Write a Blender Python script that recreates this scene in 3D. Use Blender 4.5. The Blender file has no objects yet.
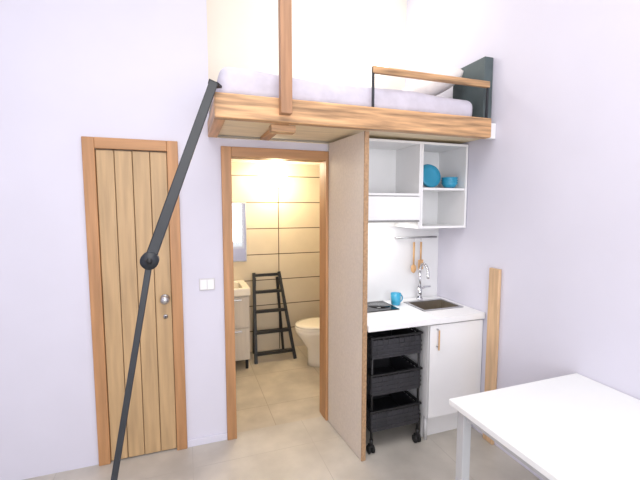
import bpy, bmesh, math, random
from mathutils import Vector, Matrix
random.seed(4)
S=bpy.context.scene
try:
    S.view_settings.view_transform='Standard'
except Exception: pass

# ------------------------------------------------ materials
def lin(c):
    return tuple(((v/255)/12.92 if v/255<=.04045 else ((v/255+.055)/1.055)**2.4) for v in c)+(1,)
def base(name):
    m=bpy.data.materials.new(name); m.use_nodes=True
    nt=m.node_tree; return m,nt,nt.nodes['Principled BSDF']
def mat(name,rgb,rough=.5,metal=0,var=.05,scale=6,emit=None,es=0,bump=0,stretch=(1,1,1),spec=.5):
    m,nt,p=base(name)
    tc=nt.nodes.new('ShaderNodeTexCoord'); mp=nt.nodes.new('ShaderNodeMapping')
    mp.inputs['Scale'].default_value=stretch
    n=nt.nodes.new('ShaderNodeTexNoise'); n.inputs['Scale'].default_value=scale; n.inputs['Detail'].default_value=5
    r=nt.nodes.new('ShaderNodeValToRGB')
    c=lin(rgb)
    r.color_ramp.elements[0].position=.3; r.color_ramp.elements[1].position=.7
    r.color_ramp.elements[0].color=tuple(v*(1-var*2) for v in c[:3])+(1,)
    r.color_ramp.elements[1].color=tuple(min(1,v*(1+var)) for v in c[:3])+(1,)
    nt.links.new(tc.outputs['Object'],mp.inputs['Vector']); nt.links.new(mp.outputs[0],n.inputs['Vector'])
    nt.links.new(n.outputs['Fac'],r.inputs[0]); nt.links.new(r.outputs[0],p.inputs['Base Color'])
    p.inputs['Roughness'].default_value=rough; p.inputs['Metallic'].default_value=metal
    p.inputs['Specular IOR Level'].default_value=spec
    if bump:
        b=nt.nodes.new('ShaderNodeBump'); b.inputs['Strength'].default_value=bump; b.inputs['Distance'].default_value=.01
        nt.links.new(n.outputs['Fac'],b.inputs['Height']); nt.links.new(b.outputs[0],p.inputs['Normal'])
    if emit:
        p.inputs['Emission Color'].default_value=lin(emit); p.inputs['Emission Strength'].default_value=es
    return m
def wood(name,rgb,axis=2,var=.16,rough=.45,scale=2.2):
    st=[14,14,14]; st[axis]=1.0
    return mat(name,rgb,rough,0,var,scale,stretch=st,bump=.08)
def tiles(name,rgb,grout,w,h,mort,axes,rough=.3,var=.06,offx=0,offy=0):
    m,nt,p=base(name)
    tc=nt.nodes.new('ShaderNodeTexCoord'); sp=nt.nodes.new('ShaderNodeSeparateXYZ'); cb=nt.nodes.new('ShaderNodeCombineXYZ')
    nt.links.new(tc.outputs['Object'],sp.inputs[0])
    ad=nt.nodes.new('ShaderNodeVectorMath'); ad.operation='ADD'; ad.inputs[1].default_value=(offx,offy,0)
    nt.links.new(sp.outputs[axes[0]],cb.inputs[0]); nt.links.new(sp.outputs[axes[1]],cb.inputs[1])
    nt.links.new(cb.outputs[0],ad.inputs[0])
    b=nt.nodes.new('ShaderNodeTexBrick'); b.offset=0
    b.inputs['Scale'].default_value=1; b.inputs['Brick Width'].default_value=w; b.inputs['Row Height'].default_value=h
    b.inputs['Mortar Size'].default_value=mort; b.inputs['Mortar Smooth'].default_value=.1
    n=nt.nodes.new('ShaderNodeTexNoise'); n.inputs['Scale'].default_value=3.5; n.inputs['Detail'].default_value=6
    nt.links.new(tc.outputs['Object'],n.inputs['Vector'])
    r=nt.nodes.new('ShaderNodeValToRGB'); c=lin(rgb)
    r.color_ramp.elements[0].position=.32; r.color_ramp.elements[1].position=.68
    r.color_ramp.elements[0].color=tuple(v*(1-var*2) for v in c[:3])+(1,)
    r.color_ramp.elements[1].color=tuple(min(1,v*(1+var)) for v in c[:3])+(1,)
    nt.links.new(n.outputs['Fac'],r.inputs[0])
    nt.links.new(ad.outputs[0],b.inputs['Vector'])
    nt.links.new(r.outputs[0],b.inputs['Color1']); nt.links.new(r.outputs[0],b.inputs['Color2'])
    b.inputs['Mortar'].default_value=lin(grout)
    nt.links.new(b.outputs['Color'],p.inputs['Base Color']); p.inputs['Roughness'].default_value=rough
    return m

M_wall=mat('wall_paint_cool',(216,214,226),.9,var=.01,scale=3)
M_wallw=mat('wall_paint_warm',(236,230,220),.9,var=.015,scale=2)
M_ceil=mat('ceiling_paint',(240,238,234),.9,var=.01)
M_floor=tiles('floor_tile',(194,188,178),(176,170,160),.8,.8,.002,(0,1),.35,.09)
M_bfloor=tiles('bath_floor_tile',(196,186,170),(166,154,136),.6,.6,.003,(0,1),.3,.12)
M_tile=tiles('bath_wall_tile',(212,200,180),(84,70,54),.75,.29,.005,(0,2),.22,.03,-.24,.05)
M_tiles2=tiles('bath_side_tile',(212,200,180),(84,70,54),.75,.29,.005,(1,2),.22,.03,-.24,.05)
M_frame=wood('door_frame_wood',(186,138,94),2,.12)
M_frameh=wood('door_frame_wood_h',(186,138,94),0,.12)
M_doorL=wood('oak_door_wood',(192,160,118),2,.10)
M_groove=mat('groove_dark',(120,92,62),.8)
M_beam=wood('pine_beam_h',(204,160,116),0,.30,scale=3.2)
M_beamy=wood('pine_beam_y',(196,150,104),1,.25)
M_post=wood('pine_post',(172,128,94),2,.16)
M_ply=mat('plywood',(238,220,186),.6,var=.06,scale=5,stretch=(1,6,6))
M_panel=mat('speckled_board',(216,205,192),.6,var=.035,scale=60)
M_edge=mat('chipboard_edge',(176,142,108),.7,var=.15,scale=60)
M_white=mat('white_laminate',(238,238,238),.35,var=.01)
M_white2=mat('white_hood',(214,214,214),.3,var=.01)
M_gap=mat('seam_gray',(140,140,140),.6)
M_splash=mat('backsplash',(230,230,231),.35,var=.01)
M_black=mat('black_metal',(24,24,26),.45,var=.1)
M_cart=mat('black_plastic',(50,50,54),.5,var=.12)
M_bar=mat('black_painted_steel',(38,42,48),.45,var=.1)
M_glass=mat('hob_glass',(12,12,14),.08,var=.02)
M_ring=mat('hob_ring',(60,60,62),.3)
M_steel=mat('brushed_steel',(190,190,192),.28,1,var=.05,scale=20)
M_chrome=mat('chrome',(215,215,218),.1,1,var=.01)
M_sink=mat('sink_steel',(190,182,170),.4,1,var=.05,scale=20)
M_blue=mat('blue_ceramic',(56,160,196),.3,var=.05)
M_sheet=mat('mattress_fabric',(204,200,212),.95,var=.05,scale=14,bump=.3)
M_pillow=mat('pillow_fabric',(236,230,226),.95,var=.02,scale=20,bump=.1)
M_head=mat('dark_headboard',(84,96,98),.7,var=.1,scale=10)
M_cer=mat('ceramic',(240,234,222),.15,var=.01)
M_van=wood('vanity_wood',(206,198,188),2,.05)
M_mirror=mat('mirror_glass',(235,235,235),.03,1,var=0)
M_spoon=wood('beech_spoon',(214,168,118),2,.1)
M_leg=mat('table_leg_gray',(190,192,194),.4,var=.03)
M_tab=mat('table_top_white',(236,238,238),.3,var=.01)
M_board=wood('beech_board',(216,180,140),2,.12)
M_switch=mat('switch_plastic',(214,212,214),.35,var=.01)
M_globe=mat('lamp_globe',(255,240,210),.4,emit=(255,240,205),es=22)
M_shade=mat('lamp_shade',(255,250,240),.6,emit=(255,250,240),es=4)
M_rubber=mat('rubber',(26,26,26),.8)

# ------------------------------------------------ mesh builder
class B:
    def __init__(s): s.bm=bmesh.new(); s.mats=[]
    def mi(s,m):
        if m not in s.mats: s.mats.append(m)
        return s.mats.index(m)
    def _add(s,bm2,m,smooth=False):
        i=s.mi(m)
        me=bpy.data.meshes.new('t')
        for f in bm2.faces: f.material_index=i; f.smooth=smooth
        bm2.to_mesh(me); bm2.free(); s.bm.from_mesh(me); bpy.data.meshes.remove(me)
    def box(s,x0,x1,y0,y1,z0,z1,m,bev=0,seg=2,mx=None,smooth=False):
        b=bmesh.new(); bmesh.ops.create_cube(b,size=1)
        for v in b.verts: v.co=Vector(((x0+x1)/2+v.co.x*(x1-x0),(y0+y1)/2+v.co.y*(y1-y0),(z0+z1)/2+v.co.z*(z1-z0)))
        if bev: bmesh.ops.bevel(b,geom=b.edges[:],offset=bev,segments=seg,profile=.5,affect='EDGES')
        if mx: bmesh.ops.transform(b,matrix=mx,verts=b.verts)
        s._add(b,m,smooth); return s
    def cyl(s,p,q,r,m,r2=None,seg=20,smooth=True,caps=True):
        p=Vector(p); q=Vector(q); d=q-p
        b=bmesh.new(); bmesh.ops.create_cone(b,cap_ends=caps,segments=seg,radius1=r,radius2=r if r2 is None else r2,depth=d.length)
        mx=Matrix.Translation((p+q)/2)@d.to_track_quat('Z','Y').to_matrix().to_4x4()
        bmesh.ops.transform(b,matrix=mx,verts=b.verts)
        s._add(b,m,smooth); return s
    def bar(s,p,q,w,t,m,side=(0,0,1),bev=.002):
        p=Vector(p); q=Vector(q); d=(q-p); L=d.length; d.normalize()
        a=d.cross(Vector(side)); a.normalize(); c=d.cross(a)
        b=bmesh.new(); bmesh.ops.create_cube(b,size=1)
        for v in b.verts:
            v.co=(p+q)/2+d*(v.co.x*L)+a*(v.co.y*w)+c*(v.co.z*t)
        if bev: bmesh.ops.bevel(b,geom=b.edges[:],offset=bev,segments=2,profile=.5,affect='EDGES')
        bmesh.ops.recalc_face_normals(b,faces=b.faces)
        s._add(b,m); return s
    def tube(s,pts,r,m,seg=12):
        for a,b in zip(pts,pts[1:]): s.cyl(a,b,r,m,seg=seg)
        for a in pts[1:-1]: s.ball(a,r,m,8)
        return s
    def ball(s,c,r,m,seg=16,sc=(1,1,1)):
        b=bmesh.new(); bmesh.ops.create_uvsphere(b,u_segments=seg*2,v_segments=seg,radius=r)
        for v in b.verts: v.co=Vector((v.co.x*sc[0]+c[0],v.co.y*sc[1]+c[1],v.co.z*sc[2]+c[2]))
        s._add(b,m,True); return s
    def rings(s,rings,m,seg=32,smooth=True,cap0=True,cap1=True,mx=None):
        b=bmesh.new(); L=[]
        for (cx,cy,z,rx,ry) in rings:
            L.append([b.verts.new((cx+rx*math.cos(2*math.pi*i/seg),cy+ry*math.sin(2*math.pi*i/seg),z)) for i in range(seg)])
        for A,C in zip(L,L[1:]):
            for i in range(seg):
                j=(i+1)%seg; b.faces.new((A[i],A[j],C[j],C[i]))
        if cap0: b.faces.new(L[0][::-1])
        if cap1: b.faces.new(L[-1])
        if mx: bmesh.ops.transform(b,matrix=mx,verts=b.verts)
        bmesh.ops.recalc_face_normals(b,faces=b.faces)
        s._add(b,m,smooth); return s
    def out(s,name):
        me=bpy.data.meshes.new(name)
        s.bm.to_mesh(me); s.bm.free()
        for m in s.mats: me.materials.append(m)
        o=bpy.data.objects.new(name,me); S.collection.objects.link(o); return o

H=3.6
# ------------------------------------------------ room shell
B().box(-1.7,2.08,-2.1,2.69,-.1,0,M_floor).out('floor')
B().box(-.1,1.85,2.69,4.3,-.1,0,M_bfloor).out('floor_bathroom')
B().box(-1.7,2.08,-2.1,3.3,H,H+.1,M_ceil).out('ceiling')
w=B()
w.box(-1.6,-.53,2.64,2.74,0,2.10,M_wall)
w.box(-.53,-.06,2.64,2.74,2.01,2.10,M_wall)
w.box(-.06,.27,2.64,2.74,0,2.10,M_wall)
w.box(.27,.99,2.64,2.74,2.01,2.10,M_wall)
w.out('wall_back')
B().box(.99,1.98,2.64,2.74,0,2.10,M_splash).out('wall_kitchen')
B().box(-1.6,.167,2.64,2.74,2.10,H,M_wall).out('wall_back_upper')
B().box(.067,.167,2.74,3.2,2.2,H,M_wallw).out('wall_loft_left')
B().box(.067,1.98,3.2,3.3,2.2,H,M_wallw).out('wall_loft_back')
B().box(1.98,2.08,-2.1,3.3,0,H,M_wall).out('wall_right')
B().box(-1.7,-1.6,-2.1,2.74,0,H,M_wall).out('wall_left')
w=B()
w.box(-1.6,-1.2,-2.1,-2.0,0,H,M_wall); w.box(1.5,1.98,-2.1,-2.0,0,H,M_wall)
w.box(-1.2,1.5,-2.1,-2.0,0,.5,M_wall); w.box(-1.2,1.5,-2.1,-2.0,2.9,H,M_wall)
w.out('wall_rear')
w=B()
for x in (-1.2,.12,1.44): w.box(x,x+.06,-2.08,-2.02,.5,2.9,M_white,.004)
for z in (.5,2.84): w.box(-1.14,1.44,-2.08,-2.02,z,z+.06,M_white,.004)
w.out('added_window_1')  # unseen frame and opening behind the camera, added to let world light in
B().box(-.1,0,2.74,4.2,0,2.12,M_tiles2).out('wall_bathroom_left')
B().box(1.75,1.85,2.74,4.2,0,2.12,M_tiles2).out('wall_bathroom_right')
B().box(-.1,1.85,4.2,4.3,0,2.12,M_tile).out('wall_bathroom_back')
B().box(-.1,1.85,2.74,4.3,2.12,2.2,M_wallw).out('ceiling_bathroom')
B().box(.167,1.978,2.64,3.2,2.2,2.21,M_ply).out('floor_loft')

# ------------------------------------------------ door frames
def doorframe(name,x0,x1,zt,fw=.066,fr=.066):
    f=B()
    f.box(x0,x0+fw,2.618,2.66,0,zt,M_frame,.004); f.box(x1-fr,x1,2.618,2.66,0,zt,M_frame,.004)
    f.box(x0+fw,x1-fr,2.618,2.66,zt-fw,zt,M_frameh,.004)
    f.box(x0+fw-.02,x0+fw,2.66,2.76,0,zt-fw,M_frame); f.box(x1-fr,x1-fr+.015,2.66,2.76,0,zt-fw,M_frame)
    f.box(x0+fw,x1-fr,2.66,2.76,zt-fw,zt-fw+.02,M_frameh)
    return f.out(name)
doorframe('trim_1',.235,1.008,2.045,.066,.034)
doorframe('trim_2',-.565,-.032,2.06)
d=B()
x0,x1=-.498,-.099
d.box(x0,x1,2.645,2.68,.008,1.99,M_groove)
n=4; wd=(x1-x0)/n
for i in range(n):
    d.box(x0+i*wd+.002,x0+(i+1)*wd-.002,2.634,2.65,.01,1.988,M_doorL,.003)
d.cyl((-.14,2.634,1.05),(-.14,2.626,1.05),.028,M_steel,seg=28)
d.cyl((-.14,2.628,1.05),(-.14,2.59,1.05),.011,M_steel)
d.ball((-.14,2.58,1.05),.028,M_steel,12,(1,.7,1))
d.cyl((-.14,2.634,.93),(-.14,2.628,.93),.014,M_steel,seg=24)
d.cyl((-.14,2.629,.93),(-.14,2.624,.93),.005,M_black,seg=12)
d.out('door_1')
s=B()
s.box(.075,.175,2.629,2.64,1.085,1.165,M_switch,.004)
for x in (.08,.127): s.box(x,x+.043,2.624,2.63,1.092,1.158,M_white,.002)
s.out('light_switch')
B().box(-.032,.235,2.628,2.64,0,.05,M_wall,.003).out('baseboard_back')

# ------------------------------------------------ partition panel (slightly angled)
p=B()
mxp=Matrix.Translation((1.056,2.1,0))@Matrix.Rotation(math.radians(4.4),4,'Z')@Matrix.Translation((-1.056,-2.1,0))
p.box(1.03,1.056,2.108,2.612,.004,2.098,M_panel,mx=mxp)
p.box(1.028,1.058,2.10,2.108,.004,2.098,M_edge,mx=mxp)
p.out('partition_panel')

# ------------------------------------------------ loft platform
XE=1.92
l=B()
l.box(.155,XE,2.035,2.095,2.10,2.225,M_beam,.006)
l.box(.155,.215,2.095,2.64,2.10,2.2,M_beamy,.004)
l.box(.50,.56,2.095,2.64,2.10,2.2,M_beamy,.004)
l.box(.215,1.978,2.095,2.64,2.18,2.2,M_ply)
l.box(.56,1.978,2.095,2.64,2.12,2.14,M_ply)
l.box(.215,.50,2.095,2.64,2.12,2.14,M_ply)
l.box(XE,1.978,2.06,2.095,2.10,2.2,M_white)
l.box(.46,.60,2.10,2.17,2.06,2.10,M_beam,.004)
l.out('loft_platform')
B().box(.488,.55,1.985,2.034,2.135,H,M_post,.004).out('loft_post')
g=B()
g.box(1.05,1.90,2.04,2.065,2.42,2.46,M_beam,.004)
g.box(1.05,1.062,2.045,2.062,2.226,2.46,M_bar,.002)
g.box(1.885,1.897,2.045,2.062,2.226,2.42,M_bar,.002)
g.out('guard_rail')
m=B(); b=bmesh.new(); bmesh.ops.create_cube(b,size=1)
for v in b.verts: v.co=Vector((1.02+v.co.x*1.66,2.6+v.co.y*.98,2.295+v.co.z*.155))
bmesh.ops.bevel(b,geom=b.edges[:],offset=.05,segments=5,profile=.5,affect='EDGES')
bmesh.ops.subdivide_edges(b,edges=[e for e in b.edges if e.calc_length()>.3],cuts=14,use_grid_fill=True)
for v in b.verts:
    if v.co.z>2.29: v.co.z+=.012*math.sin(v.co.x*6)+.008*math.sin(v.co.y*9+v.co.x*3)
    v.co.y+=.006*math.sin(v.co.x*17)*(1 if v.co.y<2.3 else 0)
m._add(b,M_sheet,True); m.out('mattress')
def pillow(name,c,sx,sy,sz,rot):
    b=bmesh.new(); n=20; top=[];bot=[]
    for i in range(n+1):
        for j in range(n+1):
            u=-1+2*i/n; v=-1+2*j/n
            k=(max(0,1-u**4)*max(0,1-v**4))**.55
            pin=1-.08*(u*u*v*v)
            top.append(b.verts.new((u*sx*pin,v*sy*pin,sz*k))); bot.append(b.verts.new((u*sx*pin,v*sy*pin,-sz*k)))
    def ix(i,j): return i*(n+1)+j
    for i in range(n):
        for j in range(n):
            b.faces.new((top[ix(i,j)],top[ix(i+1,j)],top[ix(i+1,j+1)],top[ix(i,j+1)]))
            b.faces.new((bot[ix(i,j)],bot[ix(i,j+1)],bot[ix(i+1,j+1)],bot[ix(i+1,j)]))
    bmesh.ops.remove_doubles(b,verts=b.verts,dist=.0005)
    mx=Matrix.Translation(c)@rot
    bmesh.ops.transform(b,matrix=mx,verts=b.verts)
    P=B(); P._add(b,M_pillow,True); return P.out(name)
pillow('pillow',(1.69,2.5,2.505),.19,.3,.075,Matrix.Rotation(math.radians(-26),4,'Y'))
h=B(); h.box(1.905,1.975,2.10,2.42,2.215,2.64,M_head,.004); h.out('headboard')
k=B()
k.box(1.65,1.71,3.18,3.2,2.85,2.97,M_white,.004)
k.cyl((1.68,3.18,2.9),(1.68,3.12,2.9),.008,M_chrome)
k.rings([(1.68,3.10,2.83,.06,.06),(1.68,3.10,2.99,.045,.045)],M_shade,24)
k.out('wall_lamp')

# ------------------------------------------------ black handrail pole
r=B()
P0=Vector((.15,1.99,2.25)); P1=Vector((-.138,1.64,1.435))
Pf=Vector((-.40,1.58,0))
r.bar(P0,P1,.042,.030,M_bar,side=(0,1,0),bev=.004)
r.cyl(P1-Vector((0,.03,0)),P1+Vector((0,.03,0)),.034,M_bar,seg=28)
r.cyl(P1-Vector((0,.035,0)),P1+Vector((0,.035,0)),.012,M_black,seg=16)
r.bar(P1,Pf+Vector((0,0,.006)),.024,.014,M_bar,side=(0,1,0),bev=.003)
r.cyl(Pf,Pf+Vector((0,0,.02)),.03,M_rubber)
r.bar(P0,Vector((.175,2.03,2.245)),.04,.01,M_bar)
r.out('handrail_pole')

# ------------------------------------------------ kitchen
YC=2.085
k=B()
cx0,cx1=1.062,1.975
sx0,sx1,sy0,sy1=1.60,1.92,2.27,2.50
k.box(cx0,sx0,YC,2.635,.86,.90,M_white,.002); k.box(sx1,cx1,YC,2.635,.86,.90,M_white)
k.box(sx0,sx1,YC,sy0,.86,.90,M_white); k.box(sx0,sx1,sy1,2.635,.86,.90,M_white)
k.out('countertop')
k=B()
k.box(sx0-.015,sx1+.012,sy0-.015,sy0+.005,.901,.906,M_steel); k.box(sx0-.015,sx1+.012,sy1-.005,sy1+.03,.901,.906,M_steel)
k.box(sx0-.015,sx0+.005,sy0,sy1,.901,.906,M_steel); k.box(sx1-.005,sx1+.012,sy0,sy1,.901,.906,M_steel)
e=.001
k.box(sx0+e,sx0+.003,sy0+e,sy1-e,.79,.902,M_sink);k.box(sx1-.003,sx1-e,sy0+e,sy1-e,.79,.902,M_sink)
k.box(sx0+e,sx1-e,sy0+e,sy0+.003,.79,.902,M_sink);k.box(sx0+e,sx1-e,sy1-.003,sy1-e,.79,.902,M_sink)
k.box(sx0+e,sx1-e,sy0+e,sy1-e,.785,.792,M_sink)
k.cyl((1.765,2.39,.792),(1.765,2.39,.796),.03,M_chrome); k.cyl((1.765,2.39,.796),(1.765,2.39,.798),.018,M_black)
k.out('kitchen_sink')
f=B()
fx,fy=1.76,2.57
f.cyl((fx,fy,.901),(fx,fy,.915),.027,M_chrome); f.cyl((fx,fy,.915),(fx,fy,1.0),.02,M_chrome)
pts=[Vector((fx,fy,1.0)),Vector((fx,fy,1.13))]
for i in range(1,11):
    a=math.pi*i/10; pts.append(Vector((fx-.015*(1-math.cos(a)),fy-.075*(1-math.cos(a)),1.13+.07*math.sin(a))))
pts.append(pts[-1]+Vector((0,0,-.03)))
f.tube(pts,.011,M_chrome)
f.cyl((fx,fy,.98),(fx+.05,fy,1.0),.008,M_chrome); f.box(fx+.04,fx+.1,fy-.009,fy+.009,.995,1.008,M_chrome,.003)
f.out('kitchen_faucet')
c=B()
c.box(1.53,1.548,2.12,2.62,.19,.86,M_white); c.box(1.957,1.975,2.12,2.62,.19,.86,M_white)
c.box(1.548,1.957,2.12,2.62,.19,.208,M_white); c.box(1.548,1.957,2.60,2.62,.208,.86,M_white)
c.box(1.55,1.957,2.118,2.13,.80,.86,M_gap)
c.box(1.532,1.973,2.10,2.118,.195,.848,M_white,.002)
c.box(1.55,1.96,2.20,2.216,0,.19,M_white)
for x in(1.56,1.93): c.cyl((x,2.17,0),(x,2.17,.19),.014,M_white2)
c.cyl((1.585,2.10,.70),(1.585,2.075,.70),.005,M_steel);c.cyl((1.585,2.10,.82),(1.585,2.075,.82),.005,M_steel)
c.box(1.580,1.590,2.07,2.08,.68,.82,M_spoon,.004)
c.out('base_cabinet')
h=B()
h.box(1.09,1.45,2.36,2.61,.901,.907,M_glass,.002)
for x,rr in((1.18,.07),(1.35,.085)):
    for q in (rr,):
        h.rings([(x,2.485,.9072,q,q),(x,2.485,.9076,q,q)],M_ring,40,cap0=True); h.rings([(x,2.485,.9077,q-.003,q-.003),(x,2.485,.9079,q-.003,q-.003)],M_glass,40)
h.out('ceramic_hob')
c=B()
mx=1.495; my=2.49
c.rings([(mx,my,.901,.030,.030),(mx,my,.905,.034,.034),(mx,my,.99,.040,.040),(mx,my,.988,.036,.036),(mx,my,.91,.030,.030)],M_blue,28)
pts=[Vector((mx+.037,my,.975))]+[Vector((mx+.037+.02*math.sin(math.pi*i/8),my,.948+.027*math.cos(math.pi*i/8))) for i in range(1,8)]+[Vector((mx+.035,my,.921))]
c.tube(pts,.005,M_blue,8)
c.out('blue_mug')
c=B(); t=.016; yf=2.31; yb=2.635
zb,zt=1.49,2.098
c.box(1.07,1.07+t,yf,yb,1.55,zt,M_white);
c.box(1.07,1.97,yb-.006,yb,zb,zt,M_white)
c.box(1.558,1.558+t,yf,yb,zb,zt,M_white); c.box(1.575,1.59,yf,yb,zb,zt,M_white)
c.box(1.5735,1.5755,yf+.002,yf+.02,zb,zt,M_gap)
c.box(1.956,1.972,yf,yb,zb,zt,M_white)
c.box(1.086,1.558,yf,yb-.006,zt-t,zt,M_white); c.box(1.59,1.956,yf,yb-.006,zt-t,zt,M_white)
c.box(1.59,1.956,yf,yb-.006,zb,zb+t,M_white); c.box(1.59,1.956,yf+.01,yb-.006,1.765,1.781,M_white)
c.box(1.086,1.558,yf,yb-.006,1.722,1.738,M_white)
c.out('wall_cabinet')
h=B()
h.box(1.087,1.557,yf+.01,yb-.01,1.55,1.72,M_white2,.003)
h.box(1.075,1.557,yf-.02,yf+.008,1.552,1.715,M_white,.003)
h.box(1.10,1.545,yf-.035,yf+.02,1.54,1.552,M_gap,.003)
for y in(2.38,2.47,2.56): h.box(1.13,1.52,y-.03,y+.03,1.546,1.551,M_steel)
h.out('extractor_hood')
pl=B()
for i,(dy,R) in enumerate(((0,.085),(.022,.088),(.044,.09))):
    y=2.43+dy
    mxr=Matrix.Translation((1.73+.006*i,y,1.785+R))@Matrix.Rotation(math.radians(80),4,'X')
    pl.rings([(0,0,0,R*.55,R*.55),(0,0,.004,R*.6,R*.6),(0,0,.014,R,R),(0,0,.017,R*.99,R*.99),(0,0,.008,R*.6,R*.6),(0,0,.007,R*.1,R*.1)],M_blue,36,mx=mxr)
pl.out('blue_plates')
bo=B()
for i in range(3):
    z=1.782+.018*i
    bo.rings([(1.885,2.40,z,.028,.028),(1.885,2.40,z+.012,.044,.044),(1.885,2.40,z+.045,.062,.062),(1.885,2.40,z+.046,.059,.059),(1.885,2.40,z+.016,.042,.042)],M_blue,32)
bo.out('blue_bowls')
u=B()
u.cyl((1.55,2.60,1.40),(1.93,2.60,1.40),.007,M_steel)
for x in(1.57,1.91): u.cyl((x,2.60,1.40),(x,2.64,1.40),.006,M_steel)
u.out('utensil_rail')
def spoon(name,x,L,spat):
    s=B(); z=1.392
    s.tube([Vector((x,2.591,z+.016)),Vector((x,2.588,z)),Vector((x,2.586,z-.03))],.002,M_steel,8)
    s.cyl((x,2.586,z-.028),(x,2.586,z-.028-L),.008,M_spoon,r2=.007)
    if spat: s.box(x-.024,x+.024,2.583,2.589,z-.10-L,z-.02-L,M_spoon,.003)
    else: s.ball((x,2.586,z-.05-L),.028,M_spoon,12,(.9,.3,1.3))
    s.out(name)
spoon('wooden_spoon',1.71,.19,False); spoon('wooden_spatula',1.775,.15,True)

# ------------------------------------------------ trolley
c=B()
X0,X1,Y0,Y1=1.11,1.50,2.14,2.55
for (x,y) in((X0,Y0),(X1,Y0),(X0,Y1),(X1,Y1)):
    ix=x+(.016 if x==X0 else -.016); iy=y+(.016 if y==Y0 else -.016)
    c.cyl((ix,iy,.09),(ix,iy,.80),.009,M_black,seg=12)
    c.cyl((ix,iy,.06),(ix,iy,.10),.012,M_black,seg=12)
    c.box(ix-.016,ix+.016,iy-.012,iy+.022,.045,.062,M_black,.003)
    for q in (-.014,.014): c.cyl((ix+q-.007,iy+.006,.027),(ix+q+.007,iy+.006,.027),.027,M_rubber,seg=20)
for z in (.15,.40,.65):
    b_=z; tz=z+.135
    c.box(X0+.02,X1-.02,Y0+.02,Y1-.02,b_,b_+.008,M_cart,.002)
    hw=.125
    c.box(X0+.008,X1-.008,Y0+.008,Y0+.014,b_,b_+hw,M_cart); c.box(X0+.008,X1-.008,Y1-.014,Y1-.008,b_,b_+hw,M_cart)
    c.box(X0+.008,X0+.014,Y0+.008,Y1-.008,b_,b_+hw,M_cart); c.box(X1-.014,X1-.008,Y0+.008,Y1-.008,b_,b_+hw,M_cart)
    for zz in (.02,.05,.08):
        c.box(X0+.004,X1-.004,Y0+.004,Y0+.009,b_+zz,b_+zz+.010,M_cart); c.box(X0+.003,X0+.009,Y0+.004,Y1-.004,b_+zz,b_+zz+.010,M_cart); c.box(X1-.009,X1-.003,Y0+.004,Y1-.004,b_+zz,b_+zz+.010,M_cart)
    c.box(X0-.004,X1+.004,Y0-.004,Y0+.016,tz,tz+.014,M_black,.004); c.box(X0-.004,X1+.004,Y1-.016,Y1+.004,tz,tz+.014,M_black,.004)
    c.box(X0-.004,X0+.016,Y0,Y1,tz,tz+.014,M_black,.004); c.box(X1-.016,X1+.004,Y0,Y1,tz,tz+.014,M_black,.004)
    n=9
    for i in range(n+1):
        x=X0+.012+(X1-X0-.024)*i/n
        c.box(x-.003,x+.003,Y0+.005,Y0+.013,b_+.01,tz+.004,M_cart); c.box(x-.003,x+.003,Y1-.013,Y1-.005,b_+.01,tz+.004,M_cart)
        y=Y0+.012+(Y1-Y0-.024)*i/n
        c.box(X0+.005,X0+.013,y-.003,y+.003,b_+.01,tz+.004,M_cart); c.box(X1-.013,X1-.005,y-.003,y+.003,b_+.01,tz+.004,M_cart)
c.out('kitchen_trolley')

# ------------------------------------------------ bathroom furniture
t=B(); cx,cy=1.33,3.66; dx=-.03
def el(x,z,rx,ry): return (x+dx,cy,z,rx,ry)
t.rings([el(1.36,0,.17,.11),el(1.36,.05,.165,.105),el(1.35,.18,.165,.105),el(1.33,.28,.21,.15),el(1.31,.36,.245,.178),el(1.31,.395,.25,.182),
         el(1.31,.397,.20,.14),el(1.32,.30,.14,.10),el(1.33,.24,.06,.05)],M_cer,40)
t.rings([el(1.31,.398,.252,.184),el(1.31,.416,.254,.186),el(1.31,.42,.245,.178),el(1.31,.42,.165,.115),el(1.31,.398,.16,.11)],M_cer,40,cap0=False,cap1=False)
t.rings([el(1.31,.4215,.25,.183),el(1.31,.44,.245,.178),el(1.31,.447,.20,.14)],M_cer,40)
t.box(1.53,1.74,cy-.19,cy+.19,.37,.76,M_cer,.025,4); t.box(1.52,1.745,cy-.2,cy+.2,.76,.79,M_cer,.01,3)
t.cyl((1.65,cy,.79),(1.65,cy,.797),.022,M_chrome)
t.box(1.45,1.66,cy-.1,cy+.1,0,.38,M_cer,.03,3)
t.out('toilet')
v=B()
v.box(.06,.58,3.76,4.195,.10,.76,M_van,.002)
for z0,z1 in((.11,.43),(.44,.75)): v.box(.065,.575,3.745,3.76,z0,z1,M_van,.003); 
for z in(.40,.72): v.box(.2,.5,3.728,3.745,z,z+.012,M_chrome,.002)
for x in(.09,.55):
    for y in(3.79,4.16): v.cyl((x,y,0),(x,y,.1),.015,M_black)
v.out('vanity_cabinet')
v=B()
v.box(.05,.59,3.73,3.77,.762,.84,M_cer,.012,3); v.box(.05,.59,4.08,4.195,.762,.84,M_cer,.012,3)
v.box(.05,.12,3.76,4.09,.762,.84,M_cer,.008); v.box(.52,.59,3.76,4.09,.762,.84,M_cer,.008)
v.box(.1,.54,3.75,4.1,.762,.775,M_cer)
v.out('washbasin')
v=B()
v.cyl((.42,4.13,.842),(.42,4.13,.96),.017,M_chrome); v.cyl((.42,4.13,.94),(.42,4.0,.93),.011,M_chrome); v.box(.41,.43,4.08,4.14,.96,.97,M_chrome,.003)
v.out('basin_faucet')
v=B()
v.box(.15,.63,4.185,4.2,1.04,1.69,M_leg,.003); v.box(.16,.62,4.182,4.186,1.05,1.68,M_mirror)
v.out('bathroom_mirror')
r=B()
a0,a1=Vector((.655,3.86,0)),Vector((.69,4.12,.92)); b0,b1=Vector((1.08,3.86,0)),Vector((.97,4.12,.92))
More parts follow.
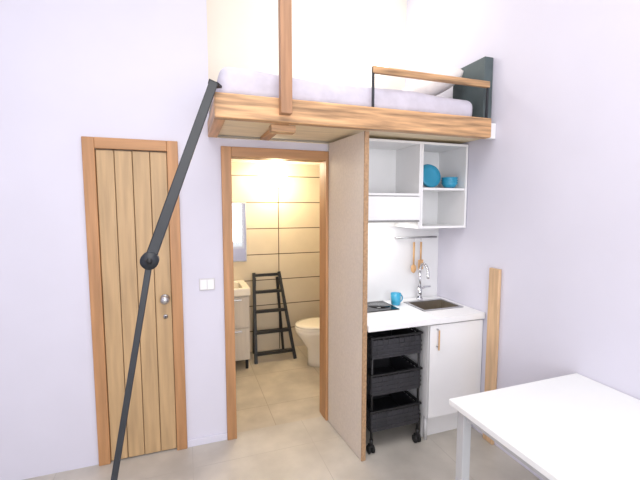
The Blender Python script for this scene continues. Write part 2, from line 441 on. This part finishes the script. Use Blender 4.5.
r.bar(a0,a1,.032,.03,M_black,side=(0,1,0)); r.bar(b0,b1,.032,.03,M_black,side=(0,1,0))
for tt in (.1,.33,.56,.78,.97):
    r.bar(a0.lerp(a1,tt),b0.lerp(b1,tt),.045 if tt<.9 else .03,.024,M_black,side=(0,0,1))
r.bar(Vector((.68,4.15,0)),Vector((.70,4.13,.86)),.022,.022,M_black,side=(0,1,0))
r.bar(Vector((1.02,4.15,0)),Vector((.95,4.13,.86)),.022,.022,M_black,side=(0,1,0))
r.bar(Vector((.685,4.15,.25)),Vector((1.0,4.15,.25)),.02,.014,M_black)
r.out('step_rack')
g=B()
g.cyl((.92,3.95,2.12),(.92,3.95,2.10),.07,M_white,seg=28); g.cyl((.92,3.95,2.10),(.92,3.95,2.05),.02,M_white,seg=16); g.ball((.92,3.95,1.96),.11,M_globe,16)
g.out('bathroom_ceiling_lamp')

# ------------------------------------------------ table and board on the right
t=B()
t.box(1.14,1.975,.60,1.41,.722,.75,M_tab,.004)
for x in(1.175,1.905):
    for y in(.63,1.345): t.box(x,x+.045,y,y+.045,0,.722,M_leg,.003)
t.box(1.22,1.905,1.36,1.375,.67,.722,M_leg); t.box(1.22,1.905,.645,.66,.67,.722,M_leg)
t.box(1.19,1.205,.675,1.345,.67,.722,M_leg); t.box(1.92,1.935,.675,1.345,.67,.722,M_leg)
t.out('white_table')
w=B()
w.box(1.955,1.978,1.955,2.045,0,1.23,M_board,.004)
w.out('wooden_board')

# ------------------------------------------------ lights
def area(n,loc,rot,sx,sy,e,col):
    d=bpy.data.lights.new(n,'AREA'); d.shape='RECTANGLE'; d.size=sx; d.size_y=sy; d.energy=e; d.color=col
    o=bpy.data.objects.new(n,d); o.location=loc; o.rotation_euler=rot; S.collection.objects.link(o)
def point(n,loc,e,col,r=.1):
    d=bpy.data.lights.new(n,'POINT'); d.energy=e; d.color=col; d.shadow_soft_size=r
    o=bpy.data.objects.new(n,d); o.location=loc; S.collection.objects.link(o)
area('rear_fill',(.15,-1.95,1.8),(math.radians(90),0,0),2.5,2.2,76,(.97,.97,1))  # added fill at the rear opening, brightens the room from behind the camera
area('overhead_fill',(.2,.6,3.5),(0,0,0),1.8,1.8,42,(1,.98,.95))  # added area fill below the ceiling, no fixture belongs to it
area('counter_fill',(1.32,2.45,1.535),(0,0,0),.3,.2,2.2,(1,.98,.95))  # fill added under the hood to keep the kitchen bright
point('bath_light',(.92,3.95,1.82),11,(1,.80,.50),.06)
point('bath_fill_front',(.75,3.2,2.0),7,(1,.84,.6),.08)  # extra fill point without a fixture, apart from the globe lamp
point('loft_light',(1.25,2.75,3.1),13,(1,.97,.91),.15)
w=bpy.data.worlds.new('World'); S.world=w; w.use_nodes=True
w.node_tree.nodes['Background'].inputs[0].default_value=(.92,.95,1,1); w.node_tree.nodes['Background'].inputs[1].default_value=1.2

# ------------------------------------------------ camera
cd=bpy.data.cameras.new('camera'); cd.sensor_width=36; cd.lens=36*380/640; cd.clip_start=.02
co=bpy.data.objects.new('camera',cd); S.collection.objects.link(co)
co.location=(0,0,1.65)
yaw=math.radians(-19.5); pitch=math.radians(90-5.1)
co.rotation_euler=(pitch,0,yaw)
S.camera=co
